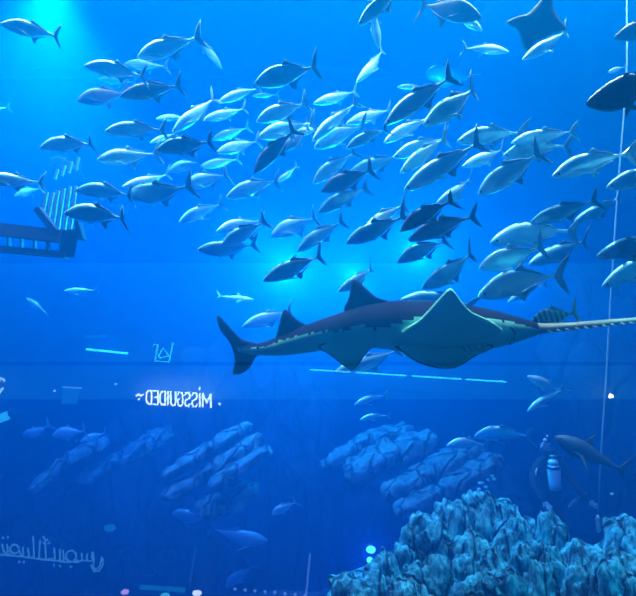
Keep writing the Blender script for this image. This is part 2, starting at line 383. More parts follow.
exec_rows = '''
0 24 54 35|steel|.9||Silver fish swimming alone in the bright lamp glow, snout at the picture edge
137 58 190 41|silver|.8||Pale-backed fish just beneath the lamp glow, tail raised, topmost of its cluster
84 66 142 74|silver|.8||White-backed fish pointing at the glow, directly over the two black fish
124 64 162 67|silver|.6|8.6|Thin pale fish half hidden behind the white-backed fish under the glow
98 79 128 84|silver|.6|9.5|Small hazy fish squeezed between the white-backed fish and the first black fish
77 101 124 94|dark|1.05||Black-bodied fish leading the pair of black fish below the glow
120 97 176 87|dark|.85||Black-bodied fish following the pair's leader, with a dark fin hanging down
172 133 214 101|silver|.7||Slim fish climbing steeply tail-up behind the pair of black fish
222 69 198 38|silver|.6|8.2|Lone slim fish diving head-down in open water beside the glow
254 85 312 67|steel|1.0||Big grey fish with pale back alone above the middle of the school
218 103 256 88|silver|.7|7.4|White-backed fish whose tail meets the snout of the big lone grey fish
252 96 276 96|silver|.6|9.5|Tiny pale fish under the belly of the big lone grey fish
256 122 304 103|silver|.85||Pale fish one body length below the big lone grey fish, snout down
203 120 243 111|silver|.7|7.6|Pale horizontal fish just behind the steeply climbing slim fish
104 132 160 127|silver|.8||Pale fish straight below the two black fish, level, forked tail clear
156 119 187 117|silver|.6|8.4|White sliver of a fish above the bright-topped dark-bellied fish
150 143 174 134|silver|.6|8.0|Short pale fish tucked at the snout of the bright-topped dark-bellied fish
156 151 208 141|steel|.95|5.3|Bright-topped dark-bellied fish with a tall curved tail below the steep climber
40 148 94 139|silver|.75||Pale fish with a drooping white tail, alone under the glow's lower rim
97 160 151 156|silver|.85||Fish with a thin lit back leading the row above the slatted frame
50 159 82 168|steel|.8|10.5|Faint blue fish hovering above the slatted frame, tail low
-18 178 38 184|silver|.8||White-backed fish entering at the picture edge above the dark frame
14 197 40 188|silver|.8|9.5|Faint fish directly underneath the white-backed fish at the picture edge
75 191 130 191|silver|.85||Bright fish passing in front of the top of the slats
122 187 168 178|silver|.7|7.0|Bright-backed fish riding over the fish with the dark belly beside the slats
127 196 180 193|steel|.95|6.2|Fish with white tail root and dark belly beside the slatted frame
64 214 127 213|silver|.8||Brightest long fish lying across the corner of the dark frame
184 187 226 174|silver|.85||Turquoise-backed fish second above the lone fish with lowered snout
200 167 236 160|silver|.75||Small turquoise fish with dark curved tail in the middle of the front cluster
216 153 256 142|silver|.8||Turquoise fish with lit back just over the dark crescent tails
212 140 246 129|silver|.8||Cyan fish in the upper front cluster with its tail bent over
168 172 200 160|steel|.8|8.0|Dim blue fish hidden among the crescent tails of the front cluster
226 198 272 180|silver|1.0||Broad turquoise fish with clean belly above the overlapping pair
179 223 218 203|silver|.95||Lone plump fish with lowered snout at the lower front of the school
216 232 256 219|silver|.85||Upper fish of the overlapping turquoise pair
222 246 262 224|silver|.9|5.9|Lower fish of the overlapping turquoise pair, tail over its neighbour's
197 250 250 250|steel|.9|6.6|Level fish with blue belly right below the overlapping pair
271 237 313 218|silver|1.05||Round-bodied turquoise fish behind the overlapping pair
297 252 338 222|steel|.85||Steep blue fish with lit shoulder just above the lowest plump fish
263 281 318 259|steel|.95||Lowest plump dark-bellied fish over the open water before the sawfish fin
276 183 297 169|silver|.7|8.6|Small lone fish in the gap at the centre of the school
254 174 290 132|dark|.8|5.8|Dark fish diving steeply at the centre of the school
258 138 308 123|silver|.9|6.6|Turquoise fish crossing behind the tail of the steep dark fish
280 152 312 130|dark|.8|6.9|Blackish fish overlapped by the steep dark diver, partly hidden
290 135 322 129|silver|.7|7.5|Short bright fish wedged above the partly hidden blackish fish
313 104 355 94|silver|.7||White-backed level fish on the upper edge of the central school
312 142 352 105|silver|.65||Slender steep fish arcing below the white-backed level fish
346 124 388 111|silver|.75||Pale yellowish-backed fish in front of the biggest fish's snout
314 148 358 126|steel|1.0|7.1|Wide blue-sided fish beneath the slender steep fish
346 149 384 127|steel|.75|5.9|Fish with black forked tail touching the biggest fish's head
313 184 350 153|steel|.9|6.7|Steep fish leading the stack of three in the centre
321 192 368 172|dark|.95|5.9|Dark fish in the middle of the central stack of three
318 213 362 188|steel|.9|6.3|Bottom fish of the central stack of three, dark tail clear
350 172 398 160|steel|.9|6.9|Level blue fish with dark crescent tail behind the stack of three
385 125 446 79|silver|.75|4.8|Biggest fish of all, steep, with long white lit back
356 83 387 52|silver|.6|7.6|Slender cyan fish diving alone below the two fish at the top edge
423 126 479 92|steel|.9|5.2|Large steep fish with dark belly just behind the biggest fish
384 143 424 118|silver|.7|6.2|Fish with lit back squeezed under the two biggest steep fish
397 87 423 87|silver|.6|9.0|Tiny pale fish above the biggest fish's back
393 158 440 138|silver|.85|6.4|White-backed fish under the pair of biggest steep fish
400 173 444 141|silver|.85|5.7|Turquoise-edged steep fish over the long lit-backed fish
404 191 475 147|silver|.75|5.1|Long lit-backed fish running diagonally above the black fish
437 203 476 184|silver|.85|6.4|Pale fish behind the black fish's tail
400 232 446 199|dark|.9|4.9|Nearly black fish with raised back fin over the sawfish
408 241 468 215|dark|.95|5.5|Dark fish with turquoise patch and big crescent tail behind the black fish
361 238 398 205|silver|.95|6.1|Fish with a tall upright tail ahead of the black fish
346 244 401 219|steel|.85|5.5|Long blue-grey fish lowest in front of the black fish
397 263 442 240|steel|1.0|5.9|Plain grey-blue fish alone beneath the black fish
422 289 474 261|steel|1.1|5.4|Deep-bodied fish hanging right over the sawfish's raised fin
338 292 374 272|steel|.85|6.2|Fish with thin curved tail above the sawfish's tall back fin
400 300 462 296|steel|.7|6.4|Blue fish half hidden behind the sawfish's back
457 142 510 130|steel|.85||Dim fish with lit spine above the level dark-bellied fish
511 143 570 130|silver|.75|5.6|White-backed fish with pale drooping tail near the rope
502 157 559 142|steel|.95|5.75|Dark-bellied fish just under the white-backed fish near the rope
462 167 506 152|silver|.75|6.5|Fish with a creamy back ahead of the level dark-bellied fish
478 195 536 157|silver|1.0|5.2|Broad silver fish sloping down alone behind the creamy-backed fish
552 177 614 152|silver|.8|5.2|White-backed fish whose tail meets the rope
606 188 664 170|silver|.9|5.0|Large fish crossing the rope at the picture edge, lit back
530 223 592 203|steel|.85|5.1|Fish with lit back and big dark tail close by the rope
574 221 624 203|steel|.85|6.3|Dim fish crossed by the rope with a short lit spine
490 243 556 226|silver|.85|5.9|Curved fish partly tucked under the lit-backed fish by the rope
479 269 538 250|silver|1.1|5.2|Round pale-sided fish, middle of the three above the sawfish's head
528 265 585 243|steel|.8|6.4|Dark fish with glittering spine beneath the curved fish
478 297 544 271|silver|1.05|5.0|Lowest round fish right above the sawfish's eye
508 302 540 283|steel|.6|7.6|Small fish behind the lowest round fish, only its dark tail showing well
596 257 660 237|steel|.9|5.0|Upper of the two plump fish behind the rope, lit spine
602 287 660 256|silver|1.0|5.4|Lower of the two plump fish behind the rope, cyan-sided
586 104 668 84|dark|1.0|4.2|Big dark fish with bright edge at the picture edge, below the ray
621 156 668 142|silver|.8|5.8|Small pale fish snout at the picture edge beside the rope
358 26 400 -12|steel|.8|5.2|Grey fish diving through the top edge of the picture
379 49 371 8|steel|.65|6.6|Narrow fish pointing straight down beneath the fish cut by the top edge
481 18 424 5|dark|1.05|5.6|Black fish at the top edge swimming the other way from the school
482 31 455 14|silver|.8|6.4|Pale fish tucked underneath the black fish at the top edge
509 52 465 47|silver|.6|7.0|Thin pale fish facing the ray, head towards the rope
522 60 569 34|silver|.7|5.9|White-backed fish gliding directly below the ray
614 38 664 24|dark|.9|5.4|Dark fish snout near the top corner beyond the ray
608 73 622 67|silver|1.0|8.0|Small cyan fish hovering over the big dark fish
-30 112 6 107|steel|.6|8.4|Fish of which only the thin tail shows at the edge below the glow
242 327 288 313|silver|.9|7.6|Pale fish behind the base of the sawfish's tail
335 372 396 358|silver|.8|6.6|Pale barred fish under the sawfish's belly
64 291 94 291|steel|.6|9.0|Lone faint fish below the dark frame
354 405 382 394|silver|.95|8.5|Small pale fish beneath the long reflected light tube
527 376 558 391|silver|.75|7.8|Upper of two crossing fish below the sawfish's saw
527 412 560 388|silver|.6|7.2|Lower of two crossing fish, climbing tail-up
474 437 524 428|silver|1.3|7.8|Large hazy fish above the reef top
446 446 480 440|silver|1.0|8.6|Hazy fish behind the large hazy one above the reef
172 514 208 521|silver|1.4|12|Round faint fish low over the leaning ledges
268 541 214 538|silver|1.1|12|Broad faint fish with a lit tail beneath the leaning ledges
272 515 295 501|silver|.9|9.0|Lone small fish in dark water beside the leaning ledges
226 588 250 565|silver|1.3|12.5|Dim fish lowest of all in the dark water
22 437 46 430|silver|1.3|12|Foremost of three faint arched fish near the picture edge
52 437 84 430|silver|1.3|11.6|Middle of three faint arched fish, brightest back
80 442 104 434|silver|1.2|12.2|Last of three faint arched fish, beside the ledge
26 298 48 312|steel|.6|10|Thin faint arched fish below the dark beam
568 508 584 494|silver|.7|9.3|Small pale fish beside the diver's legs
360 420 384 412|silver|.8|9.8|Faint fish over the leaning slabs beneath the light tube
'''
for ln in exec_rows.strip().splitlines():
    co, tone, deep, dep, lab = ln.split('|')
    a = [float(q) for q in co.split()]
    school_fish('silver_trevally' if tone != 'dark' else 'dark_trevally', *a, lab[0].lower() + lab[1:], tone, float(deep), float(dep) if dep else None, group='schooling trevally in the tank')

# green-gold barred pilot fish by the saw
root = school_fish('golden_trevally', 530, 324, 571, 313, 'small green-gold fish with dark bars swimming above the saw', 'silver', 1.25, 5.0, group=None, yaw=0, roll=0)
m, nt, out = newmat('golden_barred_skin')
b_ = nt.nodes.new('ShaderNodeBsdfPrincipled'); b_.inputs['Roughness'].default_value = .5
tc = nt.nodes.new('ShaderNodeTexCoord'); wv = nt.nodes.new('ShaderNodeTexWave'); wv.bands_direction = 'X'; wv.inputs['Scale'].default_value = 2.6; wv.inputs['Distortion'].default_value = 1.2
r = nt.nodes.new('ShaderNodeValToRGB'); r.color_ramp.elements[0].position = .42; r.color_ramp.elements[1].position = .6
r.color_ramp.elements[0].color = (.012, .02, .02, 1); r.color_ramp.elements[1].color = (.22, .34, .10, 1)
nt.links.new(tc.outputs['Object'], wv.inputs[0]); nt.links.new(wv.outputs[0], r.inputs[0]); nt.links.new(r.outputs[0], b_.inputs['Base Color']); nt.links.new(b_.outputs[0], out.inputs[0])
gold_fin = pbr('golden_fin', (.16, .2, .05), .5)
for ch in root.children:
    if ch.name.startswith('eye'): continue
    ch.data = ch.data.copy(); ch.data.materials[0] = m if ch.name.startswith('body') else gold_fin

# ------------------------------------------------------------------ sawfish
SD = 4.6; SK = SD / FPX
def sp(px, py, y=0.): return Vector(((px - 400) * SK, y, (325 - py) * SK))
saw = empty('sawfish'); saw.location = P(400, 325, SD); saw.rotation_euler = (PITCH, 0, 0)
tag(saw, 'large sawfish with dark back and pale belly cruising below the school', 'sawfish')
top = [(238, 346), (255, 345), (275, 338), (300, 327), (330, 316), (360, 306), (390, 301), (420, 300), (450, 303), (480, 307), (505, 313), (525, 319), (536, 323)]
bot = [(238, 352), (255, 355), (275, 356), (300, 354), (330, 349), (360, 346), (390, 350), (420, 354), (450, 355), (475, 352), (500, 347), (520, 341), (536, 335)]
wid = [(238, .03), (255, .05), (275, .075), (300, .11), (330, .16), (360, .21), (390, .25), (420, .27), (450, .26), (480, .22), (505, .17), (525, .12), (536, .06)]
def lin(tab, x):
    for (a, p), (b, q) in zip(tab, tab[1:]):
        if x <= b: return p + (q - p) * (x - a) / (b - a)
    return tab[-1][1]
edge = [(238, 349), (262, 347), (290, 337), (320, 330), (345, 330), (355, 324), (372, 327), (392, 322), (405, 318), (440, 312), (470, 316), (500, 320), (525, 326), (536, 330)]
b = MB(); N, K = 110, 44; vs = []; rng = random.Random(3)
for i in range(N + 1):
    x = 238 + (536 - 238) * i / N
    t_, b_t, w_ = (sum(lin(tab, x + q) for q in (-6, 0, 6)) / 3 for tab in (top, bot, wid))
    for j in range(K):
        a = 2 * math.pi * j / K
        c, s_ = math.cos(a), math.sin(a)
        mid = (t_ + b_t) / 2; h = (b_t - t_) / 2
        vs.append(sp(x, mid - h * s_, w_ * c))
fs = []; ms = []
for i in range(N):
    x = 238 + (536 - 238) * (i + .5) / N
    e = lin(edge, x) + rng.uniform(-1.2, 1.2)
    for j in range(K):
        q = (i*K+j, (i+1)*K+j, (i+1)*K+(j+1)%K, i*K+(j+1)%K)
        z = sum(vs[k].z for k in q) / 4; y = sum(vs[k].y for k in q) / 4
        ez = (325 - e) * SK
        fs.append(q); ms.append(0 if (z > ez or y > .02) else 1)
fs += [tuple(range(K)), tuple(N*K+j for j in range(K))[::-1]]; ms += [0, 1]
o0 = len(b.v); b.v += vs; b.f += fs; b.m += ms
b.build('body', [M['saw_back'], M['saw_belly']], saw)
def flat(y0, tilt=(0, 0), org=(0, 0)):
    return lambda u, v, s: sp(u, v, y0 + s + (u - org[0]) * tilt[0] * SK + (v - org[1]) * tilt[1] * SK)
def sawfin(name, outline, th, y0, tilt, org, mats, mi=0, edge_mi=None, label=None):
    f = MB(); f.fin(outline, th, flat(y0, tilt, org), mi, edge_mi); o = f.build(name, mats, saw)
    if label: o['label'] = label
    return o
def curve_pts(pts, n=4):
    """smooth closed outline through the points (Catmull-Rom)"""
    o = []; k = len(pts)
    for i in range(k):
        p0, p1, p2, p3 = pts[i-1], pts[i], pts[(i+1) % k], pts[(i+2) % k]
        for q in range(n):
            t = q / n
            o.append(tuple(.5 * ((2*p1[c]) + (-p0[c]+p2[c])*t + (2*p0[c]-5*p1[c]+4*p2[c]-p3[c])*t*t + (-p0[c]+3*p1[c]-3*p2[c]+p3[c])*t**3) for c in (0, 1)))
    return o
D, Bm = M['saw_back'], M['saw_belly']
sawfin('tail_fin', curve_pts([(217, 315), (228, 325), (242, 339), (258, 344), (266, 350), (256, 357), (251, 366), (243, 373), (233, 374), (235, 361), (230, 343), (220, 330)], 3), .045, 0, (0, 0), (0, 0), D)
sawfin('dorsal_fin', curve_pts([(344, 311), (349, 297), (352, 281), (357, 281), (366, 288), (376, 297), (392, 303), (380, 314), (360, 318)], 3), .06, .0, (0, 0), (0, 0), D)
sawfin('dorsal_fin', curve_pts([(276, 341), (279, 325), (283, 311), (288, 311), (296, 319), (308, 327), (300, 334), (288, 340)], 3), .05, 0, (0, 0), (0, 0), D)
sawfin('pectoral_fin', curve_pts([(396, 333), (412, 318), (426, 301), (434, 291), (439, 290), (449, 301), (460, 311), (478, 319), (492, 330), (470, 342), (430, 346)], 3), .06, -.20, (0, .55), (0, 345), [Bm, D], 0)
sawfin('pectoral_fin', curve_pts([(392, 342), (400, 351), (412, 359), (428, 364), (444, 365), (456, 361), (470, 353), (488, 345), (470, 336), (430, 334)], 3), .06, -.12, (0, -.5), (0, 335), [Bm, D], 0, 1)
sawfin('pelvic_fin', curve_pts([(318, 344), (328, 352), (338, 360), (350, 367), (358, 361), (366, 350), (378, 340), (350, 334)], 3), .04, -.12, (0, -.3), (0, 340), [Bm, D], 0, 1)
# rostrum with teeth
rm = pbr('sawfish_rostrum', (.16, .2, .13), .6, 0, .3, (.24, .28, .18), 4)
rp = [(528, 329, .07, 7.0), (545, 328.5, .075, 5.6), (570, 326.5, .07, 4.6), (600, 323.5, .065, 3.7), (640, 319.5, .055, 2.8), (668, 316.5, .04, 2.0)]
b = MB(); vs = []
for (x, y, w_, h) in rp:
    for j in range(12):
        a = 2 * math.pi * j / 12; vs.append(sp(x, y - h * .9 * math.sin(a), w_ * math.cos(a)))
fs = [(i*12+j, (i+1)*12+j, (i+1)*12+(j+1)%12, i*12+(j+1)%12) for i in range(5) for j in range(12)] + [tuple(range(12)), tuple(60+j for j in range(12))[::-1]]
b.add(vs, fs); ros = b.build('rostrum', rm, saw); ros['label'] = 'long narrow olive saw'
tm = pbr('tooth_ivory', (.4, .42, .34), .5)
for i in range(14):
    x = 545 + i * 9
    for sd in (1, -1):
        b = MB(); c = lin([(p[0], p[1]) for p in rp], x); h = lin([(p[0], p[3]) for p in rp], x); wd = lin([(p[0], p[2]) for p in rp], x)
        b.tube([sp(x - .4, c - sd * h * .3, sd * wd * .8), sp(x + 1.2, c - sd * (h * .3 + 1.0), sd * (wd + .045))], [.010, .002], 6)
        b.build('tooth', tm, ros)
b = MB(); b.ball(sp(487, 324, -.185), (.022, .02, .018), 8); b.build('eye', M['eye'], saw)
b = MB(); b.tube([sp(503, 326, -.185), sp(507, 331, -.185), sp(507, 338, -.165), sp(504, 343, -.12)], .007, 6); b.build('mouth', M['saw_back'], saw)
for k in range(5):
    b = MB(); x = 455 + k * 6; b.tube([sp(x, 344 - k * .3, -.24), sp(x + 4, 349 - k * .5, -.21)], .006, 6); b.build('gill_slit', M['fin_silver'], saw)

# ------------------------------------------------------------------ rays, small shark, dark shark
def ray(name, pts, tail, d, mat, label, cat, thick=.09):
    cx = sum(p[0] for p in pts) / len(pts); cy = sum(p[1] for p in pts) / len(pts); k = d / FPX
    root = empty(name, P(cx, cy, d)); root.rotation_euler = (PITCH, 0, 0)
    b = MB()
    def pl(u, v, s):
        q = math.hypot(u - cx, v - cy) / 34
        return Vector(((u - cx) * k, s * (1.6 - q) + (v - cy) * k * .55 + abs(u - cx) * k * .25, -(v - cy) * k))
    b.fin(curve_pts(pts, 4), thick, pl); b.build('body', mat, root)
    if tail:
        b = MB(); n = len(tail); b.tube([pl(u, v, 0) for u, v in tail], [.02 * (1 - .8 * i / (n - 1)) for i in range(n)], 8); b.build('tail', mat, root)
    tag(root, label, cat); return root
er = ray('eagle_ray', [(509, 19), (516, 16), (526, 15), (536, 6), (544, -4), (549, -3), (552, 8), (560, 16), (571, 24), (560, 28), (548, 34), (539, 38), (532, 45), (526, 38), (520, 27), (512, 23)], [(546, 0), (550, -14), (560, -30)], 5.3, M['ray_skin'], 'dark navy ray with spread pointed wings at the top of the water', 'ray')
ray('stingray', [(427, 70), (436, 66), (448, 68), (462, 71), (470, 76), (458, 80), (446, 86), (436, 80), (428, 76)], [(468, 75), (476, 72), (484, 71)], 12.5, M['fish_silver'], 'hazy pale ray gliding behind the tail of the biggest fish', 'ray', .14)

def shark(name, hx, hy, tx, ty, d, mat, label, flip=1, deep=1.):
    H = P(hx, hy, d); T = P(tx, ty, d + .1); X = H - T; L = X.length; X.normalize()
    Z = (UP - X * UP.dot(X)).normalized(); Y = Z.cross(X)
    root = empty(name, (H + T) / 2); root.rotation_mode = 'QUATERNION'; root.rotation_quaternion = Matrix((X, Y, Z)).transposed().to_quaternion()
    root.scale = (L, L, L * deep)
    b = MB(); prof = [(0, .004), (.05, .035), (.15, .062), (.3, .082), (.42, .082), (.6, .058), (.8, .03), (.92, .016), (1, .01)]
    vs = []; N, K = 24, 14
    for i in range(N + 1):
        t = i / N; r_ = interp(prof, t)
        for j in range(K):
            a = 2 * math.pi * j / K; vs.append((.5 - t, r_ * .85 * math.cos(a), r_ * math.sin(a)))
    b.add(vs, [(i*K+j, i*K+(j+1)%K, (i+1)*K+(j+1)%K, (i+1)*K+j) for i in range(N) for j in range(K)] + [tuple(range(K))[::-1], tuple(N*K+j for j in range(K))])
    b.build('body', mat, root)
    pl = lambda u, v, s: Vector((u, s, v))
    for nm, ol in (('tail_fin', [(-.44, 0), (-.5, .04), (-.62, .17), (-.58, .06), (-.54, .0), (-.57, -.07), (-.5, -.03)]),
                   ('dorsal_fin', [(.12, .07), (.06, .13), (0, .18), (.0, .12), (-.03, .065)]),
                   ('dorsal_fin', [(-.25, .035), (-.29, .075), (-.30, .05), (-.33, .03)]),
                   ('anal_fin', [(-.25, -.035), (-.29, -.075), (-.30, -.05), (-.33, -.03)])):
        f = MB(); f.fin(ol, .014, pl); f.build(nm, mat, root)
    for sd in (1, -1):
        f = MB(); f.fin([(.24, -.04), (.16, -.05), (.02, -.15), (.08, -.045), (.12, -.03)], .012, lambda u, v, s, sd=sd: Vector((u, sd * (.055 + max(0, -.03 - v) * 1.3) + s, v))); f.build('pectoral_fin', mat, root)
        e = MB(); e.ball((.44, sd * .03, .008), .007, 6); e.build('eye', M['eye'], root)
    tag(root, label, 'shark'); return root
shark('reef_shark', 254, 300, 220, 296, 9.5, M['fish_silver'], 'tiny pale shark far off above the sawfish tail')
shark('grey_shark', 555, 437, 620, 469, 6.2, M['fish_dark'], 'dark shark passing behind the rope above the diver', deep=1.5)

# ------------------------------------------------------------------ rocks
def blob(b, c, r, seed, amp=.22, freq=1.6, ridge=.12, n=26, rot=None):
    c = Vector(c); off = Vector((seed * 7.13, seed * 3.7, seed * 1.9)); vs = []; m2 = 2 * n
    rot = rot or Matrix.Identity(3); mr = min(r)
    def pt(t, a):
        s_ = math.sin(t)
        u = Vector((s_ * math.cos(a), s_ * math.sin(a), math.cos(t)))
        q = Vector([math.copysign(abs(x) ** .6, x) for x in u])
        base = Vector((q.x * r[0], q.y * r[1], q.z * r[2]))
        p = base * freq / max(mr, .12) * .45 + off
        d = noise.fractal(p, .9, 2.1, 5) * amp
        w = noise.voronoi(p * 1.3)[0]; d += (w[1] - w[0] - .3) * ridge
        d += abs(noise.noise(Vector((p.x * 2.6, p.y * 2.6, p.z * .5)))) * ridge * 1.3
        return c + rot @ (base + Vector((u.x, u.y, u.z * .8)) * d * mr * 1.5)
    vs.append(pt(0.001, 0))
    for i in range(1, n):
        for j in range(m2): vs.append(pt(math.pi * i / n, 2 * math.pi * j / m2))
    vs.append(pt(math.pi - .001, 0)); L = len(vs) - 1; fs = []
    for j in range(m2):
        k = (j + 1) % m2
        fs.append((0, 1 + j, 1 + k)); fs.append((L, 1 + (n-2)*m2 + k, 1 + (n-2)*m2 + j))
        for i in range(n - 2):
            a = 1 + i * m2; e = a + m2
            fs.append((a + j, e + j, e + k, a + k))
    b.add(vs, fs)

def rock(name, lumps, mat, label, seed, cat='rock', amp=.30, n=40, group=None):
    """lumps: (px of centre, py of top, half width px, depth, height m)"""
    b = MB()
    for i, (px, py, hw, d, h) in enumerate(lumps):
        t = P(px, py, d); rx = hw * d / FPX
        blob(b, (t.x, t.y, t.z - h / 2), (rx, rx * .9, h / 2), seed + i, amp, 2.0, .32, n)
    lo = min(v.z for v in b.v); cx = sum(v.x for v in b.v) / len(b.v); cy = sum(v.y for v in b.v) / len(b.v)
    o = b.build(name, mat, None, True, (cx, cy, lo)); tag(o, label, cat, group); return o
reef = empty('rock_reef', (P(500, 560, 5.6).x, P(500, 560, 5.6).y, 0)); tag(reef, 'big craggy cyan-lit rock reef rising under the diver and the rope', 'rock')
def reef_part(name, lumps, mat, label, seed, n=40, group=None):
    o = rock(name, lumps, mat, None, seed, None, n=n); o.parent = reef; o.location = o.location - reef.location; return o
RN = M['rock_near']; G = 'reef rocks piled up beneath the diver'
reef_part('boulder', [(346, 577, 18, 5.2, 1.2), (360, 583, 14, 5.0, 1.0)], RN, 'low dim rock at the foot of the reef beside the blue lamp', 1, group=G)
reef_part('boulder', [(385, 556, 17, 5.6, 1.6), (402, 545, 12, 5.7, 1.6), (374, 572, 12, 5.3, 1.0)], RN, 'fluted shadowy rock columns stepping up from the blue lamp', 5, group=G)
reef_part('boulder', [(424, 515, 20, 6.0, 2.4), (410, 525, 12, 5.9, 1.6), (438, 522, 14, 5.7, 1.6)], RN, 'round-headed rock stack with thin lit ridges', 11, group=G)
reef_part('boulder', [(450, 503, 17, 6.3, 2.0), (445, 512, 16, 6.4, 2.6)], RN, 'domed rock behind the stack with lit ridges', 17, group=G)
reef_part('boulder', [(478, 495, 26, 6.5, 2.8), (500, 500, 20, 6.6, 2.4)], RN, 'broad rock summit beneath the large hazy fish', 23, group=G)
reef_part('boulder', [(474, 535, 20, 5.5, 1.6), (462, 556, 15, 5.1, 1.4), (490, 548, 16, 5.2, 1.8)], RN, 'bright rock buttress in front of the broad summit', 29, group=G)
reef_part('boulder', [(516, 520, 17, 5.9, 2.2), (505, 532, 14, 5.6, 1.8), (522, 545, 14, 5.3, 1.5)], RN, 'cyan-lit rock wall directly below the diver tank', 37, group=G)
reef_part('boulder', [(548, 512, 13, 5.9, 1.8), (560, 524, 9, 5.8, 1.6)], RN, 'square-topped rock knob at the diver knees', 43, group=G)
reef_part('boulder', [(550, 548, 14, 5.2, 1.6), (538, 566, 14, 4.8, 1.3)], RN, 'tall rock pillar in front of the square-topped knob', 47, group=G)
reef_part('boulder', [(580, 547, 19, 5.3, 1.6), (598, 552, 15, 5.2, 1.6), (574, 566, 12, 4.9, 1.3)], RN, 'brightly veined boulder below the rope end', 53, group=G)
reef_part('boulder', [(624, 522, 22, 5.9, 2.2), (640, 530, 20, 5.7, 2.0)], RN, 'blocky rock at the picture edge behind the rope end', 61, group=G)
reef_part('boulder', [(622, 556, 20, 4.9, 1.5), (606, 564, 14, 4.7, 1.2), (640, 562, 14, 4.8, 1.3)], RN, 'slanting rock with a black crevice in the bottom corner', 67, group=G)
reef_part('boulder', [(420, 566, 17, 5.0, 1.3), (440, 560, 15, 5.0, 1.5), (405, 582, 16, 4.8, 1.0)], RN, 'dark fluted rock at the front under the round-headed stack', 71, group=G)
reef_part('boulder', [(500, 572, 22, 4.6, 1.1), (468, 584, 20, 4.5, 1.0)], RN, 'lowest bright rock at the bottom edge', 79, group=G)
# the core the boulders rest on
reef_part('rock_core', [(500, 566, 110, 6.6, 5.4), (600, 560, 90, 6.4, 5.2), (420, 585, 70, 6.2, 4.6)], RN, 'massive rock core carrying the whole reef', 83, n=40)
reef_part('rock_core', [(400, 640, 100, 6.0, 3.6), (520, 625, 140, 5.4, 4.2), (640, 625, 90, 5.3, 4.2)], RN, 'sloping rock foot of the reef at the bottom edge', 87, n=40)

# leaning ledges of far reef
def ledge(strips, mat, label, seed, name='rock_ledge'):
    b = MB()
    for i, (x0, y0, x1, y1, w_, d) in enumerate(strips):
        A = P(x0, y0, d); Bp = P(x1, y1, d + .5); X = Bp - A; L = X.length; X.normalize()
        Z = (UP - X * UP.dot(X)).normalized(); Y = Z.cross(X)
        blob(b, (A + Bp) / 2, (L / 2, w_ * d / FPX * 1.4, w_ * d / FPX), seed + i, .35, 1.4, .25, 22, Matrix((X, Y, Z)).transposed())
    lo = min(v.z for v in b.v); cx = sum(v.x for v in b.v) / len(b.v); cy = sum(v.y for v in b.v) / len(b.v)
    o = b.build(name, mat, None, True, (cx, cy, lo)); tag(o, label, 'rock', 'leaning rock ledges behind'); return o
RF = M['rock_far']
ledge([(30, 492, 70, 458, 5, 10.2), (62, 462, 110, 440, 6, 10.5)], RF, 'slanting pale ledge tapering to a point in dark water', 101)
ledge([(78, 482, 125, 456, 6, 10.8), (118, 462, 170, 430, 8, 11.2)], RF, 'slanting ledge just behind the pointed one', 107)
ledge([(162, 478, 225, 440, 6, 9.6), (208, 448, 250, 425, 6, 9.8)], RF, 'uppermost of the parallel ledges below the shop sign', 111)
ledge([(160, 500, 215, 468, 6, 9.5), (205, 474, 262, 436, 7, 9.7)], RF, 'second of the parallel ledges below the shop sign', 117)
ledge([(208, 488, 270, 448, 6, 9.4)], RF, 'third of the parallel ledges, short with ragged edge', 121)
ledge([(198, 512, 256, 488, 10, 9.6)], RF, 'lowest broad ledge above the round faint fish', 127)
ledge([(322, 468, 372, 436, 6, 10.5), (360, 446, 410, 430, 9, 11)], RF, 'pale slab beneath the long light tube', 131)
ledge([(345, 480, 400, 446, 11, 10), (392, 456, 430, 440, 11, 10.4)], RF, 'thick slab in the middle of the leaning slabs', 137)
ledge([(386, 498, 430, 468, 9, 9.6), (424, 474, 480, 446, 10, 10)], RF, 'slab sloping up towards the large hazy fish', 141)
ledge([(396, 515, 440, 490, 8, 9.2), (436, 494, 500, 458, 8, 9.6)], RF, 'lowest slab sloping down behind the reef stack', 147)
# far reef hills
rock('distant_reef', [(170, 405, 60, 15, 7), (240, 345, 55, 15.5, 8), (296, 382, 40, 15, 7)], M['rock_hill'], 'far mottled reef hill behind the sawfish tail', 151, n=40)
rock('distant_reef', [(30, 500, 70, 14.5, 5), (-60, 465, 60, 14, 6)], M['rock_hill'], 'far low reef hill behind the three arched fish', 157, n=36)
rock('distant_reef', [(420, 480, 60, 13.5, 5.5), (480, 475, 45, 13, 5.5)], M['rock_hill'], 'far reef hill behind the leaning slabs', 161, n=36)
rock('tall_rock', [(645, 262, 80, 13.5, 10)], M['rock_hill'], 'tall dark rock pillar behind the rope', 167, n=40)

# ------------------------------------------------------------------ rope with weight
rp_pts = [P(627, 62, 6.9), P(624, 112, 6.9), P(617, 200, 6.9), P(611, 290, 6.9), P(606, 380, 6.9), P(601, 455, 6.9), P(598, 517, 6.9)]
rr = empty('weighted_rope', rp_pts[-1]); tag(rr, 'thin pale rope hanging down to the reef with a weight', 'rope')
topz = P(627, 62, 6.9) + Vector((.12, 0, 12.4 - P(627, 62, 6.9).z))
fine = [topz] + rp_pts
b = MB(); b.tube([p - rr.location for p in fine], .011, 8); b.build('cord', M['rope'], rr)
b = MB(); b.tube([Vector((0, 0, .03)), Vector((0, 0, -.02)), Vector((-.003, 0, -.16)), Vector((-.003, 0, -.19))], [.012, .035, .035, .01], 12); b.build('sinker', M['metal'], rr)

